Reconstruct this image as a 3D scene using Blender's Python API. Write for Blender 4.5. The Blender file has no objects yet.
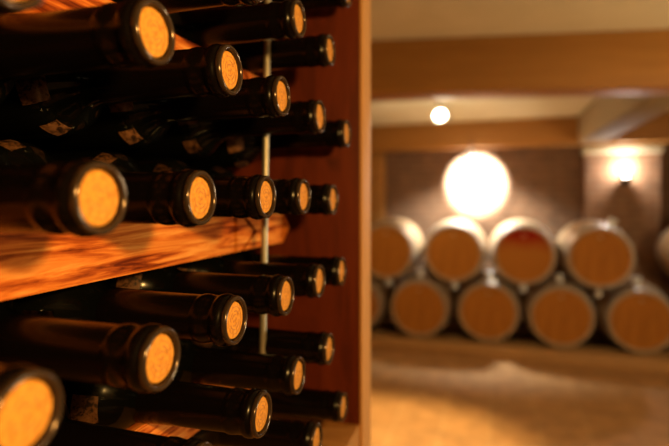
import bpy, bmesh, math, random
from mathutils import Vector, Matrix
random.seed(7)
PI = math.pi
S = bpy.context.scene
C = S.collection

# ------------------------------------------------------------------ camera
CAM_Z = 1.62
YAW = math.atan2(155.5, 520)
F = 520.0
HOR = 199.0
cs, sn = math.cos(YAW), math.sin(YAW)
cd = bpy.data.cameras.new('camera')
cam = bpy.data.objects.new('camera', cd); C.objects.link(cam)
cam.location = (0, 0, CAM_Z); cam.rotation_euler = (PI/2, 0, YAW)
cd.sensor_width = 36; cd.lens = F/669*36
cd.shift_y = (HOR-223)/669
cd.clip_start = .01
cd.dof.use_dof = True; cd.dof.focus_distance = .33; cd.dof.aperture_fstop = 4.4
S.camera = cam

def ray(px, py):
    a = (px-334.5)/F
    return Vector((a*cs-sn, a*sn+cs, -(py-HOR)/F))
def onX(px, py, X):
    r = ray(px, py); return r*(X/r.x) + Vector((0, 0, CAM_Z))
def onY(px, py, Y):
    r = ray(px, py); return r*(Y/r.y) + Vector((0, 0, CAM_Z))

# ------------------------------------------------------------------ materials
def mat(name):
    m = bpy.data.materials.new(name); m.use_nodes = True
    nt = m.node_tree; b = nt.nodes['Principled BSDF']
    return m, nt, b
def N(nt, t, **kw):
    n = nt.nodes.new(t)
    for k, v in kw.items():
        if k in n.inputs: n.inputs[k].default_value = v
        else: setattr(n, k, v)
    return n
def plain(name, col, rough=.5, metal=0, spec=.5, coat=0):
    m, nt, b = mat(name)
    b.inputs['Base Color'].default_value = (*col, 1); b.inputs['Roughness'].default_value = rough
    b.inputs['Metallic'].default_value = metal; b.inputs['Specular IOR Level'].default_value = spec
    b.inputs['Coat Weight'].default_value = coat
    return m
def ramp(nt, stops):
    r = nt.nodes.new('ShaderNodeValToRGB'); e = r.color_ramp.elements
    while len(e) < len(stops): e.new(.5)
    for x, (p, c) in zip(e, stops): x.position = p; x.color = (*c, 1)
    return r
def wood(name, stops, scale=(30, 2, 30), nscale=3.0, rough=.45, spec=.4, coat=0, bump=.15, detail=8, dist=1.2, bdist=.002):
    m, nt, b = mat(name); L = nt.links.new
    tc = N(nt, 'ShaderNodeTexCoord'); mp = N(nt, 'ShaderNodeMapping'); mp.inputs['Scale'].default_value = scale
    L(tc.outputs['Object'], mp.inputs['Vector'])
    n = N(nt, 'ShaderNodeTexNoise', Scale=nscale, Detail=detail, Roughness=.62, Distortion=dist)
    L(mp.outputs['Vector'], n.inputs['Vector'])
    r = ramp(nt, stops); L(n.outputs['Fac'], r.inputs['Fac'])
    L(r.outputs['Color'], b.inputs['Base Color'])
    b.inputs['Roughness'].default_value = rough; b.inputs['Specular IOR Level'].default_value = spec
    b.inputs['Coat Weight'].default_value = coat; b.inputs['Coat Roughness'].default_value = .15
    if bump:
        bp = N(nt, 'ShaderNodeBump', Strength=bump, Distance=bdist)
        L(n.outputs['Fac'], bp.inputs['Height']); L(bp.outputs['Normal'], b.inputs['Normal'])
    return m
def emit(name, col, s):
    m, nt, b = mat(name)
    b.inputs['Base Color'].default_value = (*col, 1)
    b.inputs['Emission Color'].default_value = (*col, 1); b.inputs['Emission Strength'].default_value = s
    return m

M = {}
M['glass'] = plain('dark_wine_glass', (.0022, .0024, .0018), .12, 0, .32)
M['capsule'] = plain('black_capsule', (.0028, .0018, .0014), .24, 0, .17)
M['rim'] = plain('folded_foil_rim', (.060, .040, .028), .17, .6)
M['steel'] = wood('brushed_steel', [(.3, (.30, .28, .23)), (.7, (.44, .41, .34))], (300, 300, 40), 2, .42, .5, 0, .1)
M['steel'].node_tree.nodes['Principled BSDF'].inputs['Metallic'].default_value = .7
M['rail'] = wood('oiled_pine', [(.33, (.11, .016, .002)), (.44, (.38, .08, .01)), (.53, (.62, .18, .026)), (.66, (.80, .34, .075))],
                 (40, 7, 95), 1.5, .65, .06, 0, .8, 10, .9)
M['panel'] = wood('stained_mahogany', [(.3, (.06, .009, .002)), (.5, (.115, .018, .004)), (.75, (.15, .026, .006))],
                  (14, 3, 2), 3, .5, .2, 0, .05)
M['edging'] = wood('light_pine_edging', [(.3, (.50, .24, .075)), (.7, (.62, .33, .12))], (60, 60, 5), 3, .5, .3, 0, .05)
M['shelf'] = wood('base_pine', [(.3, (.34, .15, .035)), (.7, (.52, .26, .08))], (8, 60, 60), 3, .5, .3, 0, .1)

# cork end with a dark stamp band
m, nt, b = mat('cork_end'); L = nt.links.new
tc = N(nt, 'ShaderNodeTexCoord')
no = N(nt, 'ShaderNodeTexNoise', Scale=420, Detail=5, Roughness=.6); L(tc.outputs['Object'], no.inputs['Vector'])
r = ramp(nt, [(.3, (.36, .14, .020)), (.5, (.58, .27, .045)), (.75, (.68, .35, .07))]); L(no.outputs['Fac'], r.inputs['Fac'])
L(r.outputs['Color'], b.inputs['Base Color']); b.inputs['Roughness'].default_value = .6
b.inputs['Specular IOR Level'].default_value = .06
bp = N(nt, 'ShaderNodeBump', Strength=.35, Distance=.0006); L(no.outputs['Fac'], bp.inputs['Height']); L(bp.outputs['Normal'], b.inputs['Normal'])
M['cork'] = m
M['stamp'] = plain('burnt_stamp', (.36, .15, .03), .7)
M['emblem'] = wood('printed_emblem', [(.42, (.03, .013, .005)), (.5, (.19, .08, .03)), (.7, (.28, .13, .055))], (1, 1, 1), 260, .5, .3, 0, .2, 4, .5, .0006)

M['head'] = wood('barrel_oak_head', [(.25, (.26, .085, .012)), (.55, (.38, .135, .018)), (.8, (.46, .175, .027))], (11, 11, 1.2), 1.4, .6, .06, 0, .05)
M['wine_head'] = None
M['stave'] = wood('barrel_oak_stave', [(.3, (.34, .20, .085)), (.7, (.46, .29, .14))], (9, 1.2, 9), 1.6, .5, .3, 0, .05)
M['hoop'] = plain('galvanised_hoop', (.40, .38, .35), .45, .85)
M['bung'] = plain('pale_bung', (.88, .87, .83), .3)
M['chock'] = plain('pale_wood_block', (.78, .70, .58), .6)
# head stained with wine near its top
m, nt, b = mat('wine_stained_head'); L = nt.links.new
tc = N(nt, 'ShaderNodeTexCoord'); sp = N(nt, 'ShaderNodeSeparateXYZ'); L(tc.outputs['Object'], sp.inputs[0])
no = N(nt, 'ShaderNodeTexNoise', Scale=6, Detail=4); L(tc.outputs['Object'], no.inputs['Vector'])
ad = N(nt, 'ShaderNodeMath', operation='MULTIPLY_ADD'); ad.inputs[1].default_value = .14; L(no.outputs['Fac'], ad.inputs[0]); L(sp.outputs['Z'], ad.inputs[2])
r = ramp(nt, [(.10, (.36, .125, .017)), (.26, (.26, .014, .003))]); L(ad.outputs[0], r.inputs['Fac'])
L(r.outputs['Color'], b.inputs['Base Color']); b.inputs['Roughness'].default_value = .6; b.inputs['Specular IOR Level'].default_value = .06
M['wine_head'] = m

M['beam'] = wood('oak_beam', [(.3, (.29, .115, .018)), (.7, (.37, .155, .028))], (1.2, 14, 14), 1.3, .55, .25, 0, .05)
def plaster(name, a, c, sc=3, bump=.05):
    return wood(name, [(.3, a), (.7, c)], (1, 1, 1), sc, .85, .2, 0, bump)
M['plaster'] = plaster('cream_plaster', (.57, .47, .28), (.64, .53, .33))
M['duskplaster'] = plaster('shaded_plaster', (.24, .16, .075), (.28, .19, .09))  # plaster darkened so the receding beam's shade is in its colour
M['sidewall'] = plaster('side_plaster', (.34, .22, .11), (.40, .27, .14))
def bricky(name, c1, c2, mo, sc, w, h, ms=.012, bump=.4, rough=.8, axes='XZ', offset=.5):
    m, nt, b = mat(name); L = nt.links.new
    tc = N(nt, 'ShaderNodeTexCoord'); s = N(nt, 'ShaderNodeSeparateXYZ'); cb = N(nt, 'ShaderNodeCombineXYZ')
    L(tc.outputs['Object'], s.inputs[0]); L(s.outputs[axes[0]], cb.inputs['X']); L(s.outputs[axes[1]], cb.inputs['Y'])
    br = N(nt, 'ShaderNodeTexBrick', Scale=sc); br.offset = offset
    br.inputs['Color1'].default_value = (*c1, 1); br.inputs['Color2'].default_value = (*c2, 1); br.inputs['Mortar'].default_value = (*mo, 1)
    br.inputs['Brick Width'].default_value = w; br.inputs['Row Height'].default_value = h; br.inputs['Mortar Size'].default_value = ms
    br.inputs['Mortar Smooth'].default_value = .2
    L(cb.outputs[0], br.inputs['Vector'])
    no = N(nt, 'ShaderNodeTexNoise', Scale=7, Detail=6); L(tc.outputs['Object'], no.inputs['Vector'])
    rr = ramp(nt, [(.3, (.72, .72, .72)), (.7, (1.1, 1.1, 1.1))]); L(no.outputs['Fac'], rr.inputs['Fac'])
    mx = N(nt, 'ShaderNodeMixRGB', blend_type='MULTIPLY', Fac=1); L(br.outputs['Color'], mx.inputs[1]); L(rr.outputs['Color'], mx.inputs[2])
    L(mx.outputs[0], b.inputs['Base Color']); b.inputs['Roughness'].default_value = rough; b.inputs['Specular IOR Level'].default_value = .25
    bp = N(nt, 'ShaderNodeBump', Strength=bump, Distance=.01); bp.invert = True
    L(br.outputs['Fac'], bp.inputs['Height']); L(bp.outputs['Normal'], b.inputs['Normal'])
    return m
M['brick'] = bricky('dark_brick', (.15, .065, .026), (.19, .085, .035), (.18, .10, .05), 1, .23, .075)
M['pillar'] = bricky('pillar_brick', (.22, .10, .045), (.27, .125, .058), (.26, .15, .08), 1, .23, .075)
M['tile'] = bricky('terracotta_tile', (.38, .185, .06), (.42, .21, .07), (.45, .25, .095), 1, .33, .33, .006, .1, .6, 'XY', 0)
M['curb'] = wood('curb_timber', [(.3, (.34, .16, .045)), (.7, (.46, .23, .07))], (1.5, 14, 14), 1.5, .6, .25, 0, .05)
M['dark'] = plain('dark_steel', (.05, .045, .04), .4, .6)
M['white'] = plain('white_enamel', (.75, .72, .66), .35)
M['bulb'] = emit('lit_bulb', (1, .93, .80), 26)

# ------------------------------------------------------------------ mesh helpers
def obj(name, bm, material, parent=None, smooth=True, angle=40):
    bmesh.ops.recalc_face_normals(bm, faces=bm.faces)
    me = bpy.data.meshes.new(name); bm.to_mesh(me); bm.free()
    me.materials.append(material)
    if smooth:
        me.polygons.foreach_set('use_smooth', [True]*len(me.polygons))
        me.set_sharp_from_angle(angle=math.radians(angle))
    o = bpy.data.objects.new(name, me); C.objects.link(o)
    if parent: o.parent = parent
    return o
def box(bm, lo, hi, bev=0, segs=2):
    r = bmesh.ops.create_cube(bm, size=1)
    vs = r['verts']
    c = [(a+b)/2 for a, b in zip(lo, hi)]; d = [abs(b-a) for a, b in zip(lo, hi)]
    for v in vs: v.co = Vector((v.co.x*d[0]+c[0], v.co.y*d[1]+c[1], v.co.z*d[2]+c[2]))
    if bev:
        es = list({e for v in vs for e in v.link_edges})
        bmesh.ops.bevel(bm, geom=es, offset=bev, segments=segs, affect='EDGES', profile=.6)
    return bm
def B(lo, hi, bev=0): return box(bmesh.new(), lo, hi, bev)
def lathe(bm, prof, axis='X', n=48, org=(0, 0, 0)):
    """prof: (t along axis, radius); radius 0 closes"""
    rings = []
    o = Vector(org)
    def P(t, r, a):
        if axis == 'X': return o+Vector((t, r*math.cos(a), r*math.sin(a)))
        if axis == 'Y': return o+Vector((r*math.cos(a), t, r*math.sin(a)))
        return o+Vector((r*math.cos(a), r*math.sin(a), t))
    for t, r in prof:
        if r < 1e-6: rings.append([bm.verts.new(P(t, 0, 0))])
        else: rings.append([bm.verts.new(P(t, r, 2*PI*k/n)) for k in range(n)])
    for A, Bq in zip(rings, rings[1:]):
        for k in range(n):
            k2 = (k+1) % n
            if len(A) == 1 and len(Bq) == 1: break
            if len(A) == 1: bm.faces.new((A[0], Bq[k2], Bq[k]))
            elif len(Bq) == 1: bm.faces.new((A[k], A[k2], Bq[0]))
            else: bm.faces.new((A[k], A[k2], Bq[k2], Bq[k]))
    return bm
def prism(bm, pts, axis, a, b):
    """extrude a polygon: pts in the two other axes (order X,Y,Z)"""
    def P(u, v, w):
        return {'X': (w, u, v), 'Y': (u, w, v), 'Z': (u, v, w)}[axis]
    A = [bm.verts.new(P(u, v, a)) for u, v in pts]; Bq = [bm.verts.new(P(u, v, b)) for u, v in pts]
    bm.faces.new(A); bm.faces.new(Bq[::-1])
    for k in range(len(pts)):
        k2 = (k+1) % len(pts); bm.faces.new((A[k], A[k2], Bq[k2], Bq[k]))
    return bm
def tag(o, label=None, cat=None, group=None, kind=None):
    if label: o['label'] = label
    if cat: o['category'] = cat
    if group: o['group'] = group
    if kind: o['kind'] = kind
    return o
def empty(name, loc, rot=(0, 0, 0)):
    o = bpy.data.objects.new(name, None); C.objects.link(o); o.location = loc; o.rotation_euler = rot
    o.empty_display_size = .05
    return o
def copy_tree(o, parent=None):
    c = o.copy(); C.objects.link(c)
    if parent: c.parent = parent
    for ch in list(o.children): copy_tree(ch, c)
    return c

# ------------------------------------------------------------------ the room
CEIL = CAM_Z+.925
BACK = 6.85
def struct(name, bm, m, loc=None):
    o = obj(name, bm, m, smooth=False); o['kind'] = 'structure'; return o
struct('floor', B((-2.6, -2.1, -.1), (3.3, BACK+.2, 0)), M['tile'])
struct('ceiling', B((-2.6, -2.1, CEIL), (3.3, BACK+.2, CEIL+.1)), M['plaster'])
struct('wall_back', B((-2.6, BACK, 0), (3.3, BACK+.15, CEIL)), M['brick'])
struct('wall_left', B((-2.6, -2.1, 0), (-2.45, BACK, CEIL)), M['sidewall'])
struct('wall_right', B((3.15, -2.1, 0), (3.3, BACK, CEIL)), M['sidewall'])
struct('wall_front', B((-2.45, -2.1, 0), (3.15, -1.95, CEIL)), M['sidewall'])

def beam_x(p, q, depth, name, label, zlo):
    """timber beam whose lower front edge runs from p to q (world), up to the ceiling"""
    d = Vector((q.x-p.x, q.y-p.y, 0)).normalized(); n = Vector((-d.y, d.x, 0))*depth
    a = p-d*1.15 if name == 'x' else p
    x0 = -2.45; x1 = 3.15
    a = p+d*((x0+.03-p.x)/d.x); c = p+d*((x1-.03-p.x)/d.x)
    L_ = (c-a).length; ang = math.atan2(d.y, d.x)
    o = obj('ceiling_beam', B((0, 0, zlo-CAM_Z-.6), (L_, depth, CEIL-CAM_Z-.6), .012), M['beam'])
    o.location = (a.x, a.y, CAM_Z+.6); o.rotation_euler = (0, 0, ang)
    tag(o, label, 'beam', 'timber beams under the ceiling')
    return o
zb = CAM_Z+.6125
def at_h(px, py, h):
    r = ray(px, py); return r*(h/r.z)+Vector((0, 0, CAM_Z))
beam_x(at_h(372, 94, .6125), at_h(669, 86, .6125), .26, '', 'wide timber beam nearest the camera, crossing the upper right of the view', zb)
beam_x(Vector((-1.2, 6.44, 0)), Vector((1.5, 6.30, 0)), .2, '', 'far timber beam along the top of the brick wall, above the barrels', zb)
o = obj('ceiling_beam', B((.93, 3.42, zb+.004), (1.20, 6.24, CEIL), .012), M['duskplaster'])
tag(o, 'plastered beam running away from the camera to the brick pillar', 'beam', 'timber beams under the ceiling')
# pillar
t = empty('brick_pillar', (1.46, 6.75, 0)); tag(t, 'pale brick pillar with a lit wall sconce, right of the barrels', 'pillar')
obj('shaft', B((-.39, -.12, 0), (.37, .095, 2.145)), M['pillar'], t, False)
obj('capital', B((-.41, -.16, 2.145), (.39, .095, 2.22), .01), M['plaster'], t)
obj('lintel', B((-.37, -.12, 2.22), (.35, .095, 2.23)), M['pillar'], t, False)
o = obj('corner_post', B((-1.62, 6.72, 0), (-1.335, 6.84, zb+.01), .01), M['beam']); o.name = 'trim_1'; o['kind'] = 'structure'

# ------------------------------------------------------------------ barrels
YH = 5.6
RH, RB, LB = .281, .346, .95
def barrel_r(u):  # u 0..1 along the length
    k = 2*u-1
    return RB-(RB-RH-.012)*abs(k)**2.0
def make_barrel(head_mat):
    root = empty('wine_barrel', (0, 0, 0))
    bm = bmesh.new(); n = 26*3; rings = []
    us = [i/20 for i in range(21)]
    prof = [(u*LB, barrel_r(u), 1) for u in us]
    inner = [(LB, RH-.012, 0), (LB-.035, RH-.014, 0)]
    pre = [(.035, RH-.014, 0), (0, RH-.012, 0)]
    for t_, r_, g in pre+prof+inner:
        ring = []
        for k in range(n):
            rr = r_-(.0025 if (g and k % 3 == 0) else 0); a = 2*PI*k/n
            ring.append(bm.verts.new((rr*math.cos(a), t_, rr*math.sin(a))))
        rings.append(ring)
    for A, Bq in zip(rings, rings[1:]):
        for k in range(n): bm.faces.new((A[k], A[(k+1) % n], Bq[(k+1) % n], Bq[k]))
    obj('staves', bm, M['stave'], root, True, 50)
    for y0 in (.030, LB-.030):
        bm = lathe(bmesh.new(), [(y0-.006, 0), (y0-.006, RH-.013), (y0+.006, RH-.013), (y0+.006, 0)], 'Y', 48)
        # plank grooves
        h = obj('head', bm, head_mat, root)
    for u0, u1 in ((.012, .06), (.115, .15), (.30, .335), (.665, .70), (.85, .885), (.94, .988)):
        bm = bmesh.new(); e = .003
        lathe(bm, [(u0*LB, barrel_r(u0)-.002), (u0*LB, barrel_r(u0)+e), (u1*LB, barrel_r(u1)+e), (u1*LB, barrel_r(u1)-.002), (u0*LB, barrel_r(u0)-.002)], 'Y', 64)
        obj('hoop', bm, M['hoop'], root)
    bm = lathe(bmesh.new(), [(RB-.03, 0), (RB-.03, .028), (RB+.02, .038), (RB+.045, .044), (RB+.055, .036), (RB+.055, 0)], 'Z', 20, (0, .20, 0))
    obj('bung', bm, M['bung'], root)
    # small tap plug low on the front head
    bm = lathe(bmesh.new(), [(.012, 0), (.012, .012), (.024, .016), (.024, 0)], 'Y', 14, (0, 0, RH-.085))
    obj('plug', bm, M['stave'], root)
    return root
G = 'oak wine barrels stacked in two tiers'
ZT, ZBm = CAM_Z-.570, CAM_Z-1.172
top = [(387, 'oak barrel at the left end of the upper tier, beside the rack\'s pale edge'),
       (455, 'second upper tier barrel from the left, right under the big white glow on the wall'),
       (522, 'upper tier barrel with a red wine stain on its head'),
       (599, 'upper tier barrel in front of the brick pillar, a pale bung near its top'),
       (726, 'upper tier barrel cut by the right edge of the photo, beyond the pillar')]
bot = [(349, 'lower tier barrel at far left, mostly hidden behind the wine rack'),
       (418, 'lower tier barrel below the gap between the two leftmost upper ones'),
       (487, 'lower tier barrel below and left of the wine stained one'),
       (564, 'lower tier barrel below and right of the wine stained one'),
       (643, 'lower tier barrel at the right end, under the brick pillar')]
b0 = make_barrel(M['head']); first = True
b1 = make_barrel(M['wine_head'])
bx = []
for lst, z, cy in ((top, ZT, 0), (bot, ZBm, 0)):
    xs = []
    for px, lab in lst:
        x = onY(px, 250, YH).x
        xs.append(x)
    # keep barrels of a tier from running into each other
    for i in range(1, len(xs)):
        if xs[i]-xs[i-1] < 2*RB+.008: xs[i] = xs[i-1]+2*RB+.008
    sh = sum(onY(p, 250, YH).x for p, _ in lst[:4])/4-sum(xs[:4])/4
    if lst is bot:
        tx = [x_ for x_, z_ in bx]; sh = 0
        xs = [tx[0]-.36]+[(tx[i]+tx[i+1])/2 for i in range(3)]+[tx[3]+.36]
    for (px, lab), x in zip(lst, xs):
        if 'wine stain on' in lab: o = b1
        else:
            o = b0 if first else copy_tree(b0); first = False
        for ch in o.children:
            if ch.name.startswith('bung'): ch.rotation_euler = (0, 0, 0)
        o.location = (x+sh, YH+random.uniform(-.02, .02), z)
        tag(o, lab, 'barrel', G)
        bx.append((round(x+sh, 3), z))
        if lst is top:
            for ch in o.children:
                if ch.name.startswith('bung'): ch.rotation_euler = (0, math.radians(22 if px == 599 else 180), 0)
print('barrels', bx)
q = onY(599, 294, YH+.03)
o = obj('chock', B((-.022, 0, -.03), (.022, .09, .03), .006), M['chock'])
o.location = q
tag(o, 'small pale wood block in the gap under the upper barrel before the pillar', 'block')
# platform under the barrels
t = empty('barrel_platform', (0, YH+.4, 0)); tag(t, 'low timber platform with a front curb that carries the barrels', 'platform')
zt = ZBm-RB-.004
obj('front_curb', B((-1.95, -.54, 0), (2.9, -.43, zt+.035), .012), M['curb'], t)
obj('deck', B((-1.95, -.43, 0), (2.9, .60, zt-.04)), M['dark'], t, False)
for y in (-.16, .30): obj('bearer', B((-1.95, y, zt-.04), (2.9, y+.10, zt+.003)), M['curb'], t, False)

# ------------------------------------------------------------------ lamps of the cellar
def spot(name, loc, to, power, col, size, blend=.3, rad=.02):
    l = bpy.data.lights.new(name, 'SPOT'); l.energy = power; l.color = col; l.spot_size = math.radians(size); l.spot_blend = blend; l.shadow_soft_size = rad
    o = bpy.data.objects.new(name, l); C.objects.link(o); o.location = loc
    o.rotation_euler = (Vector(to)-Vector(loc)).to_track_quat('-Z', 'Y').to_euler(); return o
def point(name, loc, power, col, rad=.03):
    l = bpy.data.lights.new(name, 'POINT'); l.energy = power; l.color = col; l.shadow_soft_size = rad
    o = bpy.data.objects.new(name, l); C.objects.link(o); o.location = loc; return o
WARM = (1, .76, .46); WHITE = (1, .88, .70)
def spot_lamp(top, bulb, aim, label, r=.05):
    t = empty('spot_lamp', top); tag(t, label, 'lamp')
    top, bulb, aim = Vector(top), Vector(bulb), Vector(aim)
    bm = lathe(bmesh.new(), [(0, 0), (0, .035), (-.018, .030), (-.018, 0)], 'Z', 24); obj('canopy', bm, M['dark'], t)
    d = (aim-bulb).normalized(); back = bulb-d*.075
    v = back-top; L_ = v.length
    s = obj('stem', lathe(bmesh.new(), [(0, 0), (0, .006), (L_, .006), (L_, 0)], 'Z', 12), M['dark'], t)
    s.rotation_euler = v.to_track_quat('Z', 'Y').to_euler()
    q = d.to_track_quat('Z', 'Y').to_euler()
    h = obj('lamp_shade', lathe(bmesh.new(), [(-.085, 0), (-.085, r*.5), (-.04, r*.75), (.0, r*.95), (.012, r), (.012, r*.92), (-.01, r*.85), (-.04, r*.6), (-.04, 0)], 'Z', 32), M['white'], t)
    h.location = bulb-top; h.rotation_euler = q
    g = obj('bulb', lathe(bmesh.new(), [(-.03, 0), (-.03, r*.5), (-.005, r*.8), (.012, r*.7), (.022, r*.4), (.025, 0)], 'Z', 24), M['bulb'], t)
    g.location = bulb-top; g.rotation_euler = q
    return t, d
# hanging lamp between the beams, turned to the camera
pb = at_h(440, 115, .74); pt = Vector((pb.x-.03, pb.y+.06, CEIL))
_, d = spot_lamp(pt, pb, pb+Vector((.35, -1.0, -.75)), 'bright spot lamp hanging from the ceiling between the two cross beams', .055)
point('hanging_light', pb+d*.10+Vector((0, 0, -.06)), 22, (1, .86, .6), .05)
# lamp by the far beam lighting the wall
pb = onY(470, 153, 5.95); pw = onY(475.5, 181, BACK)
_, d = spot_lamp((pb.x, 6.355, zb+.05), pb+Vector((0, .12, 0)), pw, 'small round spot lamp under the far beam, above the white glow', .05)
spot('wall_wash_light', pb+d*.16, pw, 2200, (.78, .90, 1), 57, .6)
spot('barrel_wash_light', (pb.x+.03, pb.y, pb.z-.04), (pb.x+.03, pb.y+.8, 0), 330, (.88, .96, 1), 118, .6, .08)
# sconce
pc = onY(626, 181, 6.63-.10)
t = empty('wall_sconce', (pc.x, 6.63, pc.z)); tag(t, 'small dark cup shaped wall sconce glowing upward on the brick pillar', 'lamp')
obj('back_plate', lathe(bmesh.new(), [(0, 0), (0, .04), (-.012, .036), (-.012, 0)], 'Y', 20), M['dark'], t)
obj('arm', B((-.008, -.07, -.03), (.008, -.005, -.015)), M['dark'], t)
obj('cup', lathe(bmesh.new(), [(-.05, 0), (-.05, .03), (-.02, .05), (.045, .062), (.045, .056), (-.015, .044), (-.04, .02), (-.04, 0)], 'Z', 28, (0, -.09, 0)), M['dark'], t)
obj('bulb', lathe(bmesh.new(), [(-.03, 0), (-.02, .022), (.02, .034), (.05, .028), (.066, 0)], 'Z', 20, (0, -.09, 0)), M['bulb'], t)
point('sconce_light', (pc.x, 6.63-.12, pc.z+.14), 24, (.95, .95, .95), .04)
# ceiling spot behind the rack that pools on the floor
ROOM = (1, .84, .52)
spot('floor_pool_light', (-.85, 3.42, CEIL-.05), (-.70, 3.15, 0), 560, (1, .74, .36), 56, .6)
point('room_fill_light', (2.3, 1.9, 1.3), 120, ROOM, .15)  # added fill in mid-air that brightens ceiling and room, no lamp hangs here
# warm lamp that lights the rack
spot('rack_light', (.22, -.01, CAM_Z+.09), (-.2, .28, CAM_Z), 15.5, (1, .54, .14), 110, .6, .02)

w = bpy.data.worlds.new('world'); S.world = w; w.use_nodes = True
w.node_tree.nodes['Background'].inputs['Color'].default_value = (1, .7, .4, 1)
w.node_tree.nodes['Background'].inputs['Strength'].default_value = .02

# ------------------------------------------------------------------ wine rack
XN = -.147          # plane of the neck ends
XF = -.234          # front of the rails
XR = -.2435
rack = empty('wine_rack', (-.33, .1, 0)); tag(rack, 'tall wooden wine rack with pale front edging, orange rails and a steel rod', 'wine rack')
R0 = Vector(rack.location)
def rb(lo, hi): return B(tuple(Vector(lo)-R0), tuple(Vector(hi)-R0), .0015)
YP = onX(362.5, 300, XN).y
YE = onX(371, 300, XN).y
X0 = -.50
zs = CAM_Z-.2725   # base shelf top
obj('side_panel', rb((X0, YP, zs-.0015), (XN-.004, YE, 2.36)), M['panel'], rack)
obj('side_panel', rb((X0, YP, .06), (XN-.004, YE, zs-.035)), M['panel'], rack)
obj('front_edging', rb((XN-.004, YP+.0015, .0), (XN, YE, 2.36)), M['edging'], rack)
obj('side_panel', rb((X0, -.66, .0), (XN-.004, -.62, 2.36)), M['panel'], rack)
obj('front_edging', rb((XN-.004, -.66, 0), (XN, -.62, 2.36)), M['edging'], rack)
obj('back_panel', rb((X0-.02, -.66, 0), (X0, YE, 2.36)), M['panel'], rack)
obj('base_shelf', rb((X0, -.62, zs-.035), (XN-.004, YE, zs)), M['shelf'], rack)
obj('plinth', rb((X0, -.62, 0), (XN-.03, YP, .09)), M['panel'], rack)
obj('top_board', rb((X0-.02, -.66, 2.36), (XN+.004, YE, 2.385)), M['panel'], rack)
def rail(zc, hh, tip, tail, xf, xr):
    """rail with an arrow shaped end, and a second length that closes against it"""
    y0 = -.62
    pts = [(y0, zc-hh), (tip-hh*1.7, zc-hh), (tip, zc), (tip-hh*1.7, zc+hh), (y0, zc+hh)]
    bm = prism(bmesh.new(), [(a-R0.y, c-R0.z) for a, c in pts], 'X', xf-R0.x, xr-R0.x)
    bmesh.ops.bevel(bm, geom=[e for e in bm.edges], offset=.0012, segments=2, affect='EDGES')
    r_ = obj('support_rail', bm, M['rail'], rack, False)
    g = .006; h2 = hh*.985
    pts = [(tip-hh*1.7+g, zc-h2), (tail-h2*1.25, zc-h2), (tail, zc), (tail-h2*1.25, zc+h2), (tip-hh*1.7+g, zc+h2), (tip+g, zc)]
    bm = prism(bmesh.new(), [(a-R0.y, c-R0.z) for a, c in pts], 'X', xf-.0002-R0.x, xr+.0005-R0.x)
    obj('rail_tip', bm, M['rail'], r_, False)
    return r_
tip = onX(255, 235, XF).y; tail = onX(290, 228, XF).y
for z0, z1 in ((-.0514, -.0156), (.0935, .1288), (-.1955, -.1600)):
    rail(CAM_Z+(z0+z1)/2, (z1-z0)/2, tip, tail, XF, XR)
obj('rear_bearer', rb((-.42, -.60, zs), (-.38, YP-.002, CAM_Z-.2545)), M['shelf'], rack)
# steel rod in front of the rails
pr = onY(264.5, 240, .465)
bm = lathe(bmesh.new(), [(zs, 0), (zs, .0033), (2.36, .0033), (2.36, 0)], 'Z', 20)
# screw thread ridges
rod = obj('steel_rod', bm, M['steel'], rack)
rod.location = Vector((pr.x-.016*pr.z, pr.y, 0))-R0; rod.rotation_euler = (0, .016, 0)

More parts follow.
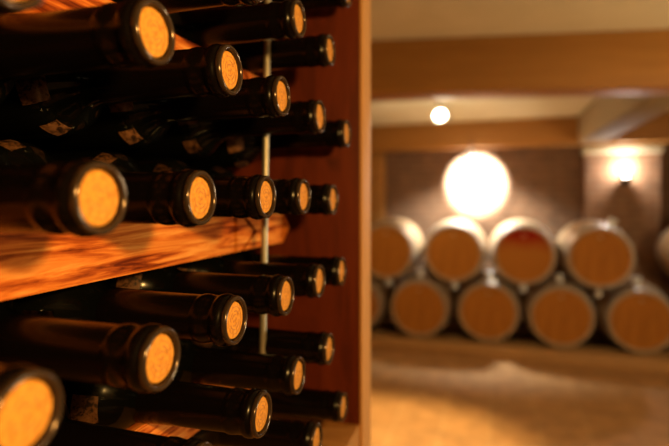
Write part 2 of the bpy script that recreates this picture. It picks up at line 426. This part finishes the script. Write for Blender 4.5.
# ------------------------------------------------------------------ bottles
LBT = .300
def make_bottle():
    root = empty('wine_bottle', (0, 0, 0))
    n = 48
    prof = [(.012, 0), (.004, .020), (0, .030), (.002, .0335), (.006, .0352), (.012, .0358), (.160, .0360), (.170, .0354), (.178, .0336), (.184, .0300), (.189, .0253), (.194, .0208), (.199, .0175), (.205, .0157), (.214, .0149), (.23, .0143), (LBT-.006, .0128), (LBT-.006, 0)]
    obj('glass_body', lathe(bmesh.new(), prof, 'X', n), M['glass'], root, True, 60)
    e = LBT
    prof = [(.209, .0150), (.2095, .0156), (.212, .0155), (.24, .0147), (e-.026, .0143), (e-.0245, .0145), (e-.0235, .0149), (e-.021, .0151), (e-.0185, .0149), (e-.0175, .0146), (e-.0130, .0144), (e-.0115, .0148), (e-.0105, .0155), (e-.0085, .0159), (e-.0065, .0157), (e-.0052, .0150), (e-.0046, .0145), (e-.0036, .0143)]
    obj('capsule', lathe(bmesh.new(), prof, 'X', n), M['capsule'], root, True, 35)
    prof = [(e-.0040, .0136), (e-.0036, .0146), (e-.0024, .0150), (e-.0010, .0148), (e-.0002, .0141), (e, .0133), (e-.0003, .0126), (e-.0010, .0121), (e-.0020, .01195), (e-.0032, .0119), (e-.0040, .0136)]
    obj('foil_rim', lathe(bmesh.new(), prof, 'X', n), M['rim'], root, True, 50)
    ck = obj('cork', lathe(bmesh.new(), [(e-.0050, 0), (e-.0050, .0112), (e-.0026, .0112), (e-.0020, .0107), (e-.0018, .0100), (e-.0018, .0)], 'X', 40), M['cork'], root, True, 30)
    # stamp: a thin ring and a band of little strokes, slightly raised
    bm = bmesh.new(); xs = e-.0018
    def strip(pts, w):
        for (a, c), (a2, c2) in zip(pts, pts[1:]):
            d = Vector((a2-a, c2-c)); q = Vector((-d.y, d.x)).normalized()*w/2
            v = [bm.verts.new((x_, a_, c_)) for x_ in (xs-.0001, xs+.00012) for a_, c_ in ((a+q.x, c+q.y), (a2+q.x, c2+q.y), (a2-q.x, c2-q.y), (a-q.x, c-q.y))]
            bm.faces.new(v[4:]); bm.faces.new(v[:4][::-1])
            for k in range(4): bm.faces.new((v[k], v[(k+1) % 4], v[4+(k+1) % 4], v[4+k]))
    strip([(.0082*math.cos(t_*PI/16), .0082*math.sin(t_*PI/16)) for t_ in range(33)], .0004)
    for a0, a1, rr in ((.3, 1.5, .0056), (1.9, 2.9, .0056), (3.3, 4.5, .0056), (4.9, 6.0, .0056), (.9, 2.6, .0034), (3.9, 5.6, .0034)):
        strip([(rr*math.cos(a0+(a1-a0)*k/8), rr*math.sin(a0+(a1-a0)*k/8)) for k in range(9)], .0007)
    for q_ in (-.0018, 0, .0018): strip([(q_-.0004, -.0007), (q_+.0004, .0007)], .0006)
    obj('stamp', bm, M['stamp'], ck, False)
    # two printed patches on the shoulder
    def patch(a0, a1, i0, i1):
        pr_ = [(.1725, .0349), (.178, .0336), (.184, .0300), (.1875, .0267)]
        bm = bmesh.new(); rows = []
        for t_, r_ in pr_[i0:i1]:
            rows.append([bm.verts.new((t_+.0003, (r_+.0004)*math.cos(a0+(a1-a0)*k/8), (r_+.0004)*math.sin(a0+(a1-a0)*k/8))) for k in range(9)])
        for A, Bq in zip(rows, rows[1:]):
            for k in range(8): bm.faces.new((A[k], A[k+1], Bq[k+1], Bq[k]))
        bmesh.ops.solidify(bm, geom=bm.faces[:], thickness=-.0003)
        obj('shoulder_emblem', bm, M['emblem'], root)
    patch(PI-.38, PI+.28, 0, 4)
    patch(PI+.75, PI+1.2, 0, 3)
    patch(PI-1.15, PI-.8, 0, 3)
    return root
proto = make_bottle(); used = False
RACK = [
 (0, [(104, 198.2, 'dark wine bottle on the bright middle rail at far left, large blurred orange cork'),
      (203.5, 198, 'dark wine bottle on the bright middle rail, second cork from the left'),
      (268.5, 197, 'dark wine bottle on the middle rail, its cork directly in front of the steel rod'),
      (305.5, 196.5, 'dark wine bottle at middle rail height, first one right of the steel rod'),
      (334.5, 199.5, 'dark wine bottle at middle rail height, smallest, against the red panel')]),
 (1, [(14, -38, 'dark wine bottle in the top left corner, only its lip showing'),
      (158, 32, 'big dark wine bottle at top left under the upper rail, bright orange cork'),
      (232.5, 70, 'dark wine bottle under the upper rail, just left of the steel rod'),
      (284, 96, 'dark wine bottle whose cork sits just right of the rod, under the upper rail end'),
      (321.5, 116.5, 'dark wine bottle, second to last of the slanting row below the upper rail'),
      (348, 133.5, 'dark wine bottle, last of the slanting row below the upper rail, by the pale edging')]),
 (2, [(258, -21, 'dark wine bottle along the top edge on the upper rail, only its neck showing'),
      (300.5, 18.5, 'dark wine bottle with its lip touching the top edge, right of the rod'),
      (331.5, 50, 'dark wine bottle near the top, neck passing behind the rod, against red panel')]),
 (3, [(349, -8, 'topmost dark wine bottle, only the corner of its lip beside the pale edging')]),
 (-1, [(31, 416, 'nearest dark wine bottle with a huge blurred orange cork in the bottom left corner'),
      (164, 359, 'big dark wine bottle under the middle rail, second bright cork from the left'),
      (237.5, 320.5, 'dark wine bottle under the middle rail, cork just left of the rod'),
      (288, 296, 'dark wine bottle under the middle rail tip, cork just right of the rod'),
      (321, 281, 'dark wine bottle, second to last in the row under the middle rail'),
      (343, 271.5, 'dark wine bottle, last and smallest in the row under the middle rail')]),
 (-2, [(203, 472, 'dark wine bottle at the bottom edge, only the top of its lip showing'),
      (264, 414.5, 'dark wine bottle on the lower rail with a stamped cork near the bottom edge'),
      (300, 375.5, 'dark wine bottle just below the lower end of the visible steel rod'),
      (330.5, 349, 'dark wine bottle low against the red panel, neck passing behind the rod')]),
 (-3, [(318, 441, 'dark wine bottle above the base shelf, cut by the bottom edge'),
      (344.5, 407, 'dark wine bottle above the base shelf, cork beside the pale edging')]),
]
info = []
for row, lst in RACK:
    ys = [onX(px, py, XN).y for px, py, _ in lst]
    for _ in range(20):
        for i in range(len(ys)-1):
            g = .0736-(ys[i+1]-ys[i])
            if g > 0: ys[i] -= g/2; ys[i+1] += g/2
    for i, (px, py, lb) in enumerate(lst):
        p = onY(px, py, ys[i])
        o = proto if not used else copy_tree(proto)
        used = True
        o.location = (p.x-LBT, p.y, p.z); o.rotation_euler = (random.uniform(-.35, .35), 0, 0)
        tag(o, lb, 'wine bottle', 'wine bottles lying in the rack')
        info.append((row, round(p.y, 4), round(p.z-CAM_Z, 4)))
for q in info: print('BOT', q)

S.view_settings.view_transform = 'Standard'
try: S.view_settings.look = 'None'
except Exception: pass
S.view_settings.gamma = 1; S.view_settings.use_curve_mapping = False
S.view_settings.exposure = 0
S.cycles.use_denoising = True
